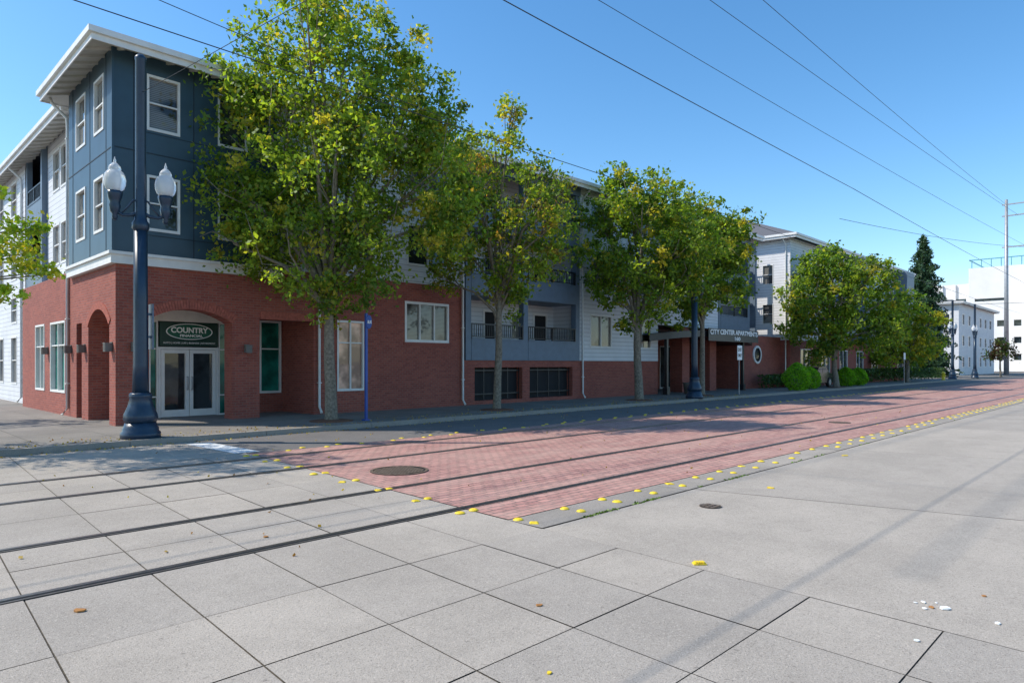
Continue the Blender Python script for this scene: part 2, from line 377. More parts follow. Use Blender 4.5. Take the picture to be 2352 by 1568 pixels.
def tree(base,lobes,label,leaf=.075,dens=26,mixv=None,trunk_r=.16,fork=2.6,per=34,spread=.18,depthw=1.0,mat='leaf',group='street trees along the sidewalk',flat=0.,twigs=0):
    mixv=mixv or {'dg':1.6,'g':4,'lg':4.4,'y':1.0}
    x0,y0,z0=base
    T=empty('street_tree',base,label,'tree',group)
    L=[];mb=MB()
    lean=(random.uniform(-.15,.15),random.uniform(-.15,.15))
    fz=z0+fork
    fx,fy=x0+lean[0],y0+lean[1]
    mb.tube([(x0,y0,z0-.05),(x0,y0,z0+.12),(x0+lean[0]*.3,y0+lean[1]*.3,z0+fork*.35),(fx-lean[0]*.2,fy,z0+fork*.7),(fx,fy,fz),(fx,fy,fz+1.5)],[trunk_r*1.5,trunk_r*1.08,trunk_r*.95,trunk_r*.88,trunk_r*.8,trunk_r*.55],12)
    for (la,z,r) in lobes:
        for rep in range(2):
            dp=random.uniform(-1,1)*depthw*max(.6,r) if rep==0 else -L[-1][5]*.9
            jl=la+random.uniform(-.2,.2)*r
            cx=x0+Rv[0]*jl+Fv[0]*dp; cy=y0+Rv[1]*jl+Fv[1]*dp; cz=z+random.uniform(-.25,.25)*r
            L.append((cx,cy,cz,r*.88,r*.95,dp))
            if rep==0 or r>1.2:
                sz=fz+max(0,min(1.3,(cz-fz)*.3)); mid=((fx*.55+cx*.45)+random.uniform(-.2,.2),(fy*.55+cy*.45)+random.uniform(-.2,.2),sz*.5+cz*.5+.1*abs(la))
                rr=trunk_r*.42
                mb.tube([(fx,fy,sz-.5),((fx*.8+mid[0]*.2),(fy*.8+mid[1]*.2),sz+.1),mid,(cx,cy,cz),(cx+random.uniform(-.4,.4),cy+random.uniform(-.4,.4),cz+r*.7)],[rr*1.15,rr,rr*.7,rr*.35,.012],6)
                for _ in range(3+twigs):
                    a=random.uniform(0,6.28); mb.tube([(cx*.5+mid[0]*.5,cy*.5+mid[1]*.5,cz*.5+mid[2]*.5),(cx+math.cos(a)*r*.6,cy+math.sin(a)*r*.6,cz+random.uniform(-.3,.5)*r),(cx+math.cos(a)*r*.95,cy+math.sin(a)*r*.95,cz+random.uniform(-.2,1.0)*r)],[rr*.3,rr*.18,.006],5)
    mb.build('trunk',M['bark'],T,base)
    pts,cols=cloud([l[:5] for l in L],dens,leaf,mixv,spread,per)
    leafcloud('crown',pts,leaf,cols,M[mat],T,base,flat)
    return T
tree((10.1,17.1,.12),[(-.75,11.2,1.4),(-.3,12.2,.8),(1.3,10.8,1.1),(-2,9.7,1.1),(2.4,9.9,.9),(.2,9.3,1.6),(-1.5,8,1.7),(1.7,8.2,1.7),(-2.1,6.3,1.4),(0,6.5,1.8),(2.7,6.9,1.5),(-2.5,5.2,.9),(-.8,4.9,1.3),(1.2,5.2,1.3),(3.4,6,1.1),(3,8.4,1.0),(.1,3.6,.75),(-2.9,6.9,.7),(.9,4.1,.7)],'tall broad linden with yellowing green crown beside the kerb',leaf=.072,mixv={'dg':1.1,'g':3.6,'lg':4.8,'y':1.8},trunk_r=.17,per=50,dens=23)
tree((16.6,17.0,.12),[(.45,10.7,.5),(.3,9.4,.7),(1.35,8.4,.7),(-1,9.2,1.0),(-.6,7.7,1.3),(1.2,6.9,1.2),(2.2,8,.55),(0,6,1.4),(-1.4,6,1.1),(1.7,5.5,1.0),(-1.9,4.8,.7),(.3,4.5,.9),(2.1,6.6,.75)],'thinner linden with sparse yellow top beside the kerb',leaf=.078,dens=23,per=38,mixv={'dg':.8,'g':3,'lg':4.2,'y':2.0,'b':.6},trunk_r=.14,fork=2.9,twigs=4)
tree((25.5,17.0,.12),[(-.9,9.8,.8),(.8,9.8,.7),(-.1,8.7,1.3),(-1.7,8.3,1.1),(1.4,8.5,1.1),(-1.9,6.3,1.1),(-.1,6.3,1.5),(1.6,6.3,1.3),(-1.3,4.8,.8),(.6,4.6,1.0),(-.5,3.5,.5),(2.5,7.1,1.2),(2.4,5.4,.9)],'full green linden beside the kerb',leaf=.09,dens=28,per=38,trunk_r=.19,fork=2.6)
tree((31.5,17.2,.12),[(0,9.2,1.2),(-1.5,9.3,1.0),(1.6,8.8,1.0),(.7,7,1.4),(-1.1,7,1.4),(1.8,7,.9),(-.3,5.3,1.2),(1.3,5.6,.9),(.9,8.1,1.2),(-1.8,5.9,.9),(-.6,4.3,.8)],'green linden behind a street lamp by the entrance',leaf=.10,dens=27,per=38,trunk_r=.15,fork=3)
tree((48.3,16.3,.12),[(0,9,.9),(-1.4,8.1,1.3),(1.9,7.9,1.3),(-2.3,6.3,1.4),(.4,6.3,1.9),(3.2,6.0,1.2),(-2.6,4.3,1.2),(0,4,1.5),(2.7,4,1.4),(-1.4,2.7,.9),(4.0,4.6,.9)],'wide dense green street tree near the entrance driveway',leaf=.13,dens=20,per=34,spread=.25,trunk_r=.2,fork=1.9,mixv={'dg':2,'g':5,'lg':4,'y':.8})
tree((66.4,16.5,.12),[(0,6.5,1.3),(1.5,5.2,1.2),(-1.5,5,1.3),(.4,3.2,1.4),(2.2,3.3,.9),(-1.9,2.4,1.0)],'smaller yellow green street tree by the sidewalk',leaf=.16,dens=16,per=30,spread=.28,trunk_r=.15,fork=1.6,mixv={'g':2,'lg':6,'y':2.5})
tree((72,18.0,.12),[(0,4.6,1.4),(-1.5,4,1.4),(1.2,3.6,1.3),(0,2.6,1.4),(-3,3,1.3)],'dark green tree in front of the far apartments',leaf=.15,dens=12,per=26,spread=.3,trunk_r=.15,fork=1.4,mixv={'dg':4,'g':4,'lg':1})
tree((103,15.2,.12),[(0,3.9,1.1),(.8,3.0,.9),(-.8,2.9,.9)],'small dark leaved tree far down the sidewalk',leaf=.16,dens=14,per=24,spread=.3,trunk_r=.12,fork=1.4,mixv={'r':1,'dg':.4})
def wl(px,py,d,r,fl=.55):
    u=(px-1176)/1545; return (d*(CA+u*SA),d*(SA-u*CA),1.75+(835-py)/1545*d,r,r*fl)
T=empty('street_tree',(.4,17.6,.12),'bright yellow green tree with layered drooping branches at the corner','tree','street trees along the sidewalk')
lb=[wl(-20,440,12.5,.25),wl(10,520,12.5,.4),wl(50,530,12.7,.35),wl(85,520,12.7,.15),wl(20,600,12.5,.45),wl(80,625,12.8,.3),wl(30,670,12.8,.35),wl(110,628,12.8,.14),wl(-80,560,12.8,.7),wl(-150,450,13,.9),wl(-150,640,13,.8),wl(-60,680,13,.5),wl(60,580,12.8,.3)]
lb+=[(.4,17.6,6.5,1.6,1.3),(-.4,17,8,1.4,1.2),(1.0,18.2,5.2,1.2,1),(-.8,18.8,5,1.5,1.2)]
mb=MB(); mb.tube([(.4,17.6,.05),(.42,17.6,2.5),(.4,17.6,5),(.4,17.6,7)],[.16,.12,.09,.04],10)
for l in lb: mb.tube([(.4,17.6,l[2]*.7),(.4*.4+l[0]*.6,17.6*.4+l[1]*.6,l[2]*.95),(l[0],l[1],l[2]-.02)],[.05,.025,.006],6)
mb.build('trunk',M['bark'],T,(.4,17.6,.12))
pts,cols=cloud(lb,80,.06,{'lg':5,'y':1.8,'g':1},.1,22); leafcloud('crown',pts,.052,cols*1.25,M['leaf'],T,(.4,17.6,.12),1.5)
tree((-1.5,27.5,.12),[(0,7,1.3),(-1.2,6,1.2),(1.2,6,1.1),(0,4.8,1.3),(.6,8,.9)],'green street tree on the side street sidewalk',leaf=.1,dens=7,per=24,trunk_r=.14)
for (x,y) in ((10.1,17.1),(16.6,17.0),(25.5,17.0),(31.5,17.2),(48.3,16.3)):
    mb=MB(); mb.lathe([(.62,0),(.60,.02),(.4,.045),(.1,.06)],14,(0,0,0))
    o=mb.build('tree_pit',M['mulch'],loc=(x,y,.119)); tag(o,'red brown bark mulch around a tree trunk','tree pit',kind='structure')
n=1500; pts=np.stack([rng.uniform(0,34,n),15.35+np.abs(rng.normal(0,.8,n)),np.full(n,.135)],1)
pts[:,2]=np.where(pts[:,1]<15.67,.02,.135)
n2=220; p2=np.stack([rng.uniform(-2,30,n2),rng.uniform(5.5,15.5,n2),np.full(n2,.022)],1); pts=np.concatenate([pts,p2])
cl=np.array([(.38,.26,.05),(.5,.38,.06),(.25,.13,.04)])[rng.integers(0,3,len(pts))]
o=leafcloud('leaf_litter',pts,.026,cl,M['needle'],flat=0); tag(o,'scattered small dry yellow leaves along the kerb','leaf litter',kind='stuff')
n=700; xx=5.3+rng.exponential(6,n); pts=np.stack([xx,4.75+rng.normal(0,.018,n),np.full(n,.014)],1)
pts=pts[(np.sin(pts[:,0]*2.1)+np.sin(pts[:,0]*5.3)>.3)]
o=leafcloud('joint_grass',pts,.02,np.array([(.12,.2,.03)])*rng.uniform(.5,1.5,(len(pts),1)),M['needle']); tag(o,'small green weeds growing in the paving joint','weeds',kind='stuff')
def conifer(base,h,r,label):
    T=empty('conifer_tree',base,label,'tree'); mb=MB(); mb.tube([base,(base[0],base[1],base[2]+h)],[.25,.03],8); mb.build('trunk',M['bark'],T,base)
    n=22000; t=rng.uniform(0,1,n)**.6; z=base[2]+h*(1-t)
    ang=rng.uniform(0,6.28,n); lay=.72+.28*np.sin(t*60+np.sin(ang*3)*1.4); rad=r*(t**.6)*lay*(.78+.22*np.sin(ang*7+t*20))*rng.uniform(.2,1,n)**.45
    z=z-rad*.22+.6
    pts=np.stack([base[0]+rad*np.cos(ang),base[1]+rad*np.sin(ang),z],1)
    cols=np.array([(.035,.075,.035)])*rng.uniform(.5,1.8,(n,1)); leafcloud('crown',pts,.24,cols,M['needle'],T,base,0,.35)
conifer((92.6,21.3,.1),16.6,4.4,'tall dark conifer beyond the apartment building')
def bush(base,h,r,label):
    T=empty('bush',base,label,'bush','clipped conical bushes by the driveway'); mb=MB(); mb.tube([base,(base[0],base[1],base[2]+h*.8)],[.04,.01],6)
    for k in range(8):
        a=k*.8; mb.tube([(base[0],base[1],base[2]+.1),(base[0]+r*.7*math.cos(a),base[1]+r*.7*math.sin(a),base[2]+h*.55)],[.02,.005],5)
    mb.build('stem',M['bark'],T,base)
    n=4200; t=rng.uniform(0,1,n); ang=rng.uniform(0,6.28,n)
    prof=np.sin(np.pi*np.clip(t*.86+.14,0,1))**.7
    rad=r*prof*(.9+.14*np.sin(ang*5+t*9))*rng.uniform(.55,1,n)**.4
    pts=np.stack([base[0]+rad*np.cos(ang),base[1]+rad*np.sin(ang),base[2]+.05+h*t],1)
    cols=np.array([(.16,.33,.02)])*rng.uniform(.5,1.5,(n,1)); leafcloud('foliage',pts,.05,cols,M['leaf'],T,base)
for b in ((41.0,16.1,.12,1.65,.88),(44.3,16.6,.12,1.4,.75),(51.7,16.8,.12,1.35,.75),(54,16.7,.12,1.3,.75)):
    bush(b[:3],b[3],b[4],'bright green clipped bush by the sidewalk')
def hedge(x0,x1,y0,y1,h,label):
    n=int((x1-x0)*(y1-y0+h)*120); base=((x0+x1)/2,(y0+y1)/2,.12)
    pts=np.stack([rng.uniform(x0,x1,n),rng.uniform(y0,y1,n),.12+h*rng.uniform(0,1,n)**.5],1)
    cols=np.array([(.04,.08,.016)])*rng.uniform(.5,1.8,(n,1))
    o=leafcloud('hedge',pts,.09,cols,M['needle'],None,base); tag(o,label,'hedge')
hedge(55.5,88,18.0,18.8,1.2,'low dark clipped hedge in front of the apartments')
hedge(42.6,47,18.6,19.3,.9,'low dark hedge below the round window')
# ------------------------------------------------------------ building helpers
def pt(side,pl,a,z,off=0): return (a,pl+off,z) if side=='F' else (pl+off,a,z)
def wall(mb,side,pl,a0,a1,z0,z1,ops,depth=.12,m=0,mr=None):
    mr=m if mr is None else mr
    A=sorted(set([a0,a1]+[o[0] for o in ops]+[o[1] for o in ops])); Z=sorted(set([z0,z1]+[o[2] for o in ops]+[o[3] for o in ops]))
    for i in range(len(A)-1):
        for j in range(len(Z)-1):
            ca,cz=(A[i]+A[i+1])/2,(Z[j]+Z[j+1])/2
            if any(o[0]<ca<o[1] and o[2]<cz<o[3] for o in ops): continue
            if not(a0<ca<a1 and z0<cz<z1): continue
            mb.quad([pt(side,pl,A[i],Z[j]),pt(side,pl,A[i+1],Z[j]),pt(side,pl,A[i+1],Z[j+1]),pt(side,pl,A[i],Z[j+1])],m)
    for o in ops:
        for (p,q_) in (((o[0],o[2]),(o[0],o[3])),((o[1],o[2]),(o[1],o[3])),((o[0],o[2]),(o[1],o[2])),((o[0],o[3]),(o[1],o[3]))):
            mb.quad([pt(side,pl,p[0],p[1]),pt(side,pl,q_[0],q_[1]),pt(side,pl,q_[0],q_[1],depth),pt(side,pl,p[0],p[1],depth)],mr)
def sbox(mb,side,pl,a0,a1,z0,z1,o0,o1,m=0):
    if side=='F': mb.box(a0,a1,pl+o0,pl+o1,z0,z1,m)
    else: mb.box(pl+o0,pl+o1,a0,a1,z0,z1,m)
def window(parent,P,side,pl,a0,a1,z0,z1,glass='glass',nv=1,hung=True,inset=.07,fw=.045,frame='white',rails=()):
    mb=MB(); mb.quad([pt(side,pl,a0,z0,inset),pt(side,pl,a1,z0,inset),pt(side,pl,a1,z1,inset),pt(side,pl,a0,z1,inset)])
    w=mb.build('window',M[glass],parent,P)
    mb=MB(); f0,f1=-.02,inset-.002
    sbox(mb,side,pl,a0-.012,a0+fw,z0-.03,z1+.02,f0,f1); sbox(mb,side,pl,a1-fw,a1+.012,z0-.03,z1+.02,f0,f1)
    sbox(mb,side,pl,a0+fw,a1-fw,z0-.03,z0+fw,f0,f1); sbox(mb,side,pl,a0+fw,a1-fw,z1-fw,z1+.02,f0,f1)
    for i in range(1,nv):
        a=a0+(a1-a0)*i/nv; sbox(mb,side,pl,a-.025,a+.025,z0+fw,z1-fw,f0+.02,f1)
    zs=list(rails)+([ (z0+z1)/2 ] if hung else [])
    for z in zs:
        for i in range(nv):
            b0=(a0+fw if i==0 else a0+(a1-a0)*i/nv+.025); b1=(a1-fw if i==nv-1 else a0+(a1-a0)*(i+1)/nv-.025)
            sbox(mb,side,pl,b0,b1,z-.02,z+.02,f0+.03,f1)
    f=mb.build('frame',M[frame],w,P); return w
def downspout(parent,P,side,pl,a,z0,z1):
    mb=MB(); k=-.05
    mb.tube([pt(side,pl,a,z1+.15,-.5),pt(side,pl,a,z1,-.45),pt(side,pl,a,z1-.35,k-.02),pt(side,pl,a,z1-.6,k),pt(side,pl,a,z0+.25,k),pt(side,pl,a,z0+.05,k-.15)],.045,8)
    for z in (z0+1,z0+3,z0+5,z1-1): sbox(mb,side,pl,a-.06,a+.06,z,z+.03,k-.055,0)
    mb.build('downspout',M['white'],parent,P)
def roof(parent,P,x0,x1,y0,y1,z,slope=.3,sof=.6,rafters=True):
    mb=MB(); w=min(x1-x0,y1-y0)/2; h=w*slope; t=.27
    if x1-x0>y1-y0: a=(x0+w,(y0+y1)/2,z+t+h); b=(x1-w,(y0+y1)/2,z+t+h)
    else: a=((x0+x1)/2,y0+w,z+t+h); b=((x0+x1)/2,y1-w,z+t+h)
    c=[(x0,y0,z+t),(x1,y0,z+t),(x1,y1,z+t),(x0,y1,z+t)]
    if x1-x0>y1-y0:
        mb.quad([c[0],c[1],b,a]);mb.quad([c[2],c[3],a,b]);mb.quad([c[1],c[2],b]);mb.quad([c[3],c[0],a])
    else:
        mb.quad([c[1],c[2],b,a]);mb.quad([c[3],c[0],a,b]);mb.quad([c[0],c[1],a]);mb.quad([c[2],c[3],b])
    R=mb.build('roof',M['roof'],parent,P)
    mb=MB(); g=.11
    for (X0,X1,Y0,Y1) in ((x0-g,x1+g,y0-g,y0),(x0-g,x1+g,y1,y1+g),(x0-g,x0,y0,y1),(x1,x1+g,y0,y1)):
        mb.box(X0,X1,Y0,Y1,z+.12,z+t)
    for (X0,X1,Y0,Y1) in ((x0-.02,x1+.02,y0-.03,y0),(x0-.02,x1+.02,y1,y1+.03),(x0-.03,x0,y0,y1),(x1,x1+.03,y0,y1)):
        mb.box(X0,X1,Y0,Y1,z-.04,z+.119)
    mb.build('gutter',M['white'],R,P)
    mb=MB(); s=sof+.05; k=.2
    i=[(x0+s,y0+s,z+k),(x1-s,y0+s,z+k),(x1-s,y1-s,z+k),(x0+s,y1-s,z+k)]; o=[(x0,y0,z),(x1,y0,z),(x1,y1,z),(x0,y1,z)]
    for j in range(4): mb.quad([o[j],o[(j+1)%4],i[(j+1)%4],i[j]])
    if rafters:
        x=x0+.7
        while x<x1-.6:
            mb.quad([(x,y0,z-.07),(x+.05,y0,z-.07),(x+.05,y0+s,z+k-.07),(x,y0+s,z+k-.07)]); mb.quad([(x,y0,z-.07),(x,y0+s,z+k-.07),(x,y0+s,z+k),(x,y0,z)]); x+=.6
        y=y0+.7
        while y<y1-.6:
            mb.quad([(x0,y,z-.07),(x0,y+.05,z-.07),(x0+s,y+.05,z+k-.07),(x0+s,y,z+k-.07)]); mb.quad([(x0,y,z-.07),(x0+s,y,z+k-.07),(x0+s,y,z+k),(x0,y,z)]); y+=.6
    mb.build('soffit',M['soffit'],R,P)
def balcony(parent,P,side,pl,a0,a1,zf,depth=1.6,step=.12):
    mb=MB(); sbox(mb,side,pl,a0,a1,zf,zf+.82,-.03,.04); sbox(mb,side,pl,a0,a1,zf-.02,zf+.12,.045,depth); sbox(mb,side,pl,a0,a1,zf+.82,zf+.87,-.05,.06)
    b=mb.build('balcony',M['bluegrey'],parent,P)
    mb=MB(); z0,z1=zf+.87,zf+1.42
    sbox(mb,side,pl,a0,a1,z1,z1+.05,-.02,.05); sbox(mb,side,pl,a0,a1,z0+.06,z0+.09,.0,.03)
    a=a0+.06
    while a<a1: sbox(mb,side,pl,a-.012,a+.012,z0+.09,z1,.0,.025); a+=step
    for a in (a0+.03,(a0+a1)/2,a1-.03): sbox(mb,side,pl,a-.03,a+.03,z0,z1,-.025,.055)
    mb.build('railing',M['black'],b,P)
def text(body,w,loc,mat,parent,P,bold=.012,name='lettering',h=None,arc=0):
    cu=bpy.data.curves.new('t','FONT'); cu.body=body; cu.size=1; cu.align_x='CENTER'; cu.align_y='CENTER'; cu.extrude=.004; cu.offset=bold
    o=bpy.data.objects.new('t',cu); C.objects.link(o); bpy.context.view_layer.update()
    me=bpy.data.meshes.new_from_object(o.evaluated_get(bpy.context.evaluated_depsgraph_get()))
    bpy.data.objects.remove(o)
    co=np.zeros(len(me.vertices)*3); me.vertices.foreach_get('co',co); co=co.reshape(-1,3)
    W=co[:,0].max()-co[:,0].min(); s=w/W; cx=(co[:,0].max()+co[:,0].min())/2; cy=(co[:,1].max()+co[:,1].min())/2
    H=co[:,1].max()-co[:,1].min(); sv=s if h is None else h/H
    x=(co[:,0]-cx)*s; z=(co[:,1]-cy)*sv; y=-co[:,2]*1.0
    if arc: z=z-arc*(x/(w/2))**2
    v=np.stack([loc[0]+x-P[0],loc[1]+y-P[1],loc[2]+z-P[2]],1)
    me.vertices.foreach_set('co',v.ravel()); me.materials.clear(); me.materials.append(M[mat]); me.update()
    ob=bpy.data.objects.new(name,me); C.objects.link(ob); ob.parent=parent; return ob
def arch(mb,side,pl,a0,a1,zs,zt,ztop,depth,m=0,rt=.26,mb2=None):
    n=16
    w=(a1-a0)/2; c=(a0+a1)/2
    rise=zt-zs; Rr=(w*w+rise*rise)/(2*rise)
    f=lambda a,e=0: zt-Rr+math.sqrt(max(0,(Rr+e)**2-(a-c)**2))
    for i in range(n):
        A,B_2=a0+(a1-a0)*i/n,a0+(a1-a0)*(i+1)/n
        za,zb=f(A),f(B_2)
        mb.quad([pt(side,pl,A,za),pt(side,pl,B_2,zb),pt(side,pl,B_2,ztop),pt(side,pl,A,ztop)],m)
        mb.quad([pt(side,pl,A,za),pt(side,pl,B_2,zb),pt(side,pl,B_2,zb,depth),pt(side,pl,A,za,depth)],m)
    k=34; th=math.asin(min(1,w/Rr))
    for i in range(k):
        t0=-th+2*th*i/k+.002; t1=-th+2*th*(i+1)/k-.002
        q4=[(c+r*math.sin(t),zt-Rr+r*math.cos(t)) for (t,r) in ((t0,Rr),(t1,Rr),(t1,Rr+rt),(t0,Rr+rt))]
        mb2.quad([pt(side,pl,a,z,-.025) for a,z in q4])
        for j in range(4):
            p_,r_=q4[j],q4[(j+1)%4]; mb2.quad([pt(side,pl,p_[0],p_[1],-.025),pt(side,pl,r_[0],r_[1],-.025),pt(side,pl,r_[0],r_[1],.0),pt(side,pl,p_[0],p_[1],.0)])
# ------------------------------------------------------------ main building
P=(5.31,19.7,.1)
Bd=empty('apartment_building',P,'brick and lap siding apartment building with dark blue corner bay','building')
YF=19.7; XL=5.31
for (a,b,z) in ((5.31,6.08,2.93),(8.37,9.2,3.1)):
    mb=MB(); mb.box(a,b,19.7,20.25,.1,z); mb.build('brick_pier',M['brick'],Bd,P)
mb=MB(); ring=MB()
arch(mb,'F',YF,6.08,8.37,2.93,3.28,4.37,.55,mb2=ring); ring.build('arch_course',M['soldier'],Bd,P)
wall(mb,'F',YF,5.31,6.08,2.93,4.37,[]); wall(mb,'F',YF,8.37,9.2,3.1,4.37,[]); mb.quad([(8.37,19.7,2.93),(8.37,19.7,3.1),(8.37,20.25,3.1),(8.37,20.25,2.93)])
wall(mb,'F',YF,9.2,11,3.1,4.37,[]); wall(mb,'F',YF,9.76,11,4.37,4.68,[])
mb.quad([(9.2,19.7,3.1),(11,19.7,3.1),(11,20.25,3.1),(9.2,20.25,3.1)])
ring=MB()
for i in range(22): ring.box(9.22+i*.081,9.22+i*.081+.078,19.675,19.7,3.1,3.34)
ring.build('header_course',M['soldier'],Bd,P)
mb.quad([(11,19.7,.1),(11,21.8,.1),(11,21.8,3.6),(11,19.7,3.6)])
wall(mb,'F',21.8,6.0,11,.1,3.6,[(6.78,9.2,.1,3.06),(10.19,10.93,.79,3.18)],.1)
mb.quad([(6.0,21.8,.1),(6.0,22.6,.1),(6.0,22.6,3.6),(6.0,21.8,3.6)])
ring=MB(); arch(mb,'L',XL,20.25,22.3,2.80,3.26,4.37,.6,mb2=ring,rt=.2); ring.build('arch_course',M['soldier'],Bd,P)
wall(mb,'L',XL,19.7,20.25,2.93,4.37,[])
mb.quad([(5.31,20.25,2.80),(5.31,20.25,2.93),(5.9,20.25,2.93),(5.9,20.25,2.80)])
mb.quad([(5.31,22.3,.1),(6.0,22.3,.1),(6.0,22.3,2.9),(5.31,22.3,2.9)])
wall(mb,'L',XL,22.3,31.5,.1,4.37,[(23.0,23.6,.1,2.95),(24.96,26.9,.85,3.1),(27.8,29.2,.85,3.1)],.5)
mb.quad([(5.31,24.2,4.37),(5.31,31.5,4.37),(5.31,31.5,4.60),(5.31,24.2,4.60)])
wall(mb,'F',YF,11,17.45,.1,4.68,[(11.86,12.87,.87,3.17),(14.61,16.65,2.56,3.99)],.12)
mb.box(14.55,16.71,19.66,19.699,2.44,2.53)
wall(mb,'F',YF,17.45,31.3,.1,1.88,[(18.0,20.75,.27,1.6),(21.2,24.1,.27,1.6)],.35)
mb.quad([(17.45,19.7,1.88),(17.45,21.3,1.88),(17.45,21.3,4.68),(17.45,19.7,4.68)])
mb.quad([(31.3,19.7,.1),(31.3,24,.1),(31.3,24,3.85),(31.3,19.7,3.85)])
wall(mb,'F',24.0,31.3,47,.1,3.85,[(32.5,34.2,.1,2.9),(35.6,37.2,.6,2.9),(38.4,40,.1,2.9)],.2)
wall(mb,'F',YF,41.2,47.2,.1,3.6,[],.2); mb.quad([(41.2,19.7,.1),(41.2,24,.1),(41.2,24,3.84),(41.2,19.7,3.84)])
mb.build('brick_wall',M['brick'],Bd,P)
for x in (34.2,37.4):
    mb=MB(); mb.box(x,x+.8,19.9,20.7,.1,3.84); mb.build('brick_pier',M['brick'],Bd,P)
mb=MB()
mb.quad([(5.4,20.25,3.42),(11,20.25,3.42),(11,21.8,3.42),(5.4,21.8,3.42)]); mb.quad([(31.3,19.75,3.86),(42.3,19.75,3.86),(42.3,24,3.86),(31.3,24,3.86)])
mb.build('ceiling',M['stucco'],Bd,P)
mb=MB(); mb.box(5.17,9.78,19.58,19.70,4.37,4.66); mb.box(5.17,5.31,19.70,24.15,4.37,4.66); mb.box(5.11,9.84,19.52,19.60,4.60,4.68) ; mb.box(5.11,5.168,19.60,24.2,4.60,4.68); mb.build('trim_band',M['white'],Bd,P)
W1=[(6.05,6.87),(7.93,8.78)]; ZW=[(5.35,6.8),(8.05,9.5)]; W2=[(20.4,21.3),(22.2,23.2)]
mb=MB()
wall(mb,'F',19.62,5.22,9.72,4.66,10.05,[(a,b,z0,z1) for a,b in W1 for z0,z1 in ZW],.08)
wall(mb,'L',5.22,19.62,24.1,4.66,10.05,[(a,b,z0,z1) for a,b in W2 for z0,z1 in ZW],.08)
mb.quad([(9.72,19.62,4.66),(9.72,19.7,4.66),(9.72,19.7,10.05),(9.72,19.62,10.05)]); mb.quad([(5.22,24.1,4.66),(6,24.1,4.66),(6,24.1,10.05),(5.22,24.1,10.05)])
mb.box(5.195,5.255,19.595,19.655,4.68,10.03)
mb.build('panel_wall',M['blue'],Bd,P)
mb=MB()
for x in (5.72,7.25,9.2):
    for (za,zb) in ((4.68,7.38),(7.42,10.02)): mb.box(x-.012,x+.012,19.612,19.6195,za,zb)
mb.box(5.25,9.72,19.61,19.6195,7.386,7.414)
for z in (5.2,7.95): mb.box(5.73,9.19,19.612,19.6195,z-.01,z+.01)
for y in (20.2,21.75,23.6):
    for (za,zb) in ((4.68,7.38),(7.42,10.02)): mb.box(5.212,5.2195,y-.012,y+.012,za,zb)
mb.box(5.21,5.2195,19.67,24.1,7.386,7.414)
mb.build('panel_joint',M['joint'],Bd,P)
for (a,b) in W1:
    for i,(z0,z1) in enumerate(ZW): window(Bd,P,'F',19.62,a,b,z0,z1,'glassb' if (i and a<7) else 'glass')
for (a,b) in W2:
    for (z0,z1) in ZW: window(Bd,P,'L',5.22,a,b,z0,z1,'glassb')
mb=MB()
wf=[(11.8,13.2),(14.7,16.6)]
wall(mb,'F',19.68,9.72,17.45,4.68,10.05,[(a,b,z0,z1) for a,b in wf for z0,z1 in ZW],.08)
mb.quad([(9.72,19.68,4.68),(17.45,19.68,4.68),(17.45,19.7,4.68),(9.72,19.7,4.68)])
wf3=[(25.4,27.1,2.55,4.07),(25.4,27.1,5.3,6.8),(25.4,27.1,8.0,9.5),(29.0,30.6,2.55,4.07),(29.0,30.6,5.3,6.8),(29,30.6,8,9.5)]
wall(mb,'F',19.68,24.6,31.3,1.88,10.05,wf3,.08)
wf4=[(33.0,34.6,5.3,6.8),(33.0,34.6,8,9.5),(36,37.2,5.3,6.8),(36,37.2,8,9.5)]
wall(mb,'F',19.68,31.3,38,3.85,10.05,wf4,.08)
dr=[]
for z in (1.95,4.6,7.3): dr+=[(18.1,19.1,z+.9,z+2.0),(20.0,20.7,z+.1,z+2.1),(21.7,22.7,z+.9,z+2.0),(23.2,24.1,z+.1,z+2.1)]
wall(mb,'F',21.3,17.45,24.6,1.88,10.05,dr,.08)
mb.quad([(24.6,19.68,1.88),(24.6,21.3,1.88),(24.6,21.3,10.05),(24.6,19.68,10.05)]); mb.quad([(17.45,19.68,4.68),(17.45,21.3,4.68),(17.45,21.3,10.05),(17.45,19.68,10.05)])
wall(mb,'F',21.2,38,42.3,3.85,10.05,[],.08); mb.quad([(42.3,19.7,3.85),(42.3,34,3.85),(42.3,34,10.05),(42.3,19.7,10.05)])
mb.quad([(38,19.68,3.85),(38,21.2,3.85),(38,21.2,10.05),(38,19.68,10.05)])
mb.build('siding_wall',M['siding'],Bd,P)
mb=MB()
wl_=[(27.4,28.3),(28.5,29.5)]
wall(mb,'L',5.9,24.1,30.4,4.6,10.0,[(a,b,z0,z1) for a,b in wl_ for z0,z1 in ZW],.08)
wall(mb,'L',7.2,30.4,33.3,.1,10.0,[],.08)
mb.quad([(5.9,30.4,.1),(7.2,30.4,.1),(7.2,30.4,10),(5.9,30.4,10)])
wl2=[(35,36.2,z0,z1) for z0,z1 in ((.9,2.9),(3.5,4.6),(5.35,6.8),(8.05,9.5))]+[(38,39.2,z0,z1) for z0,z1 in ((.9,2.9),(5.35,6.8),(8.05,9.5))]
wall(mb,'L',5.7,33.3,62,.1,10.0,wl2,.08)
mb.quad([(5.31,24.1,4.6),(5.9,24.1,4.6),(5.9,31.5,4.6),(5.31,31.5,4.6)])
mb.build('siding_wall',M['siding'],Bd,P)
for (a,b) in wf:
    for i,(z0,z1) in enumerate(ZW): window(Bd,P,'F',19.68,a,b,z0,z1,'glassb' if i else 'glass',nv=2,hung=False)
for w in wf3+wf4: window(Bd,P,'F',19.68,*w,'glassb' if random.random()<.5 else 'glass',nv=2,hung=False)
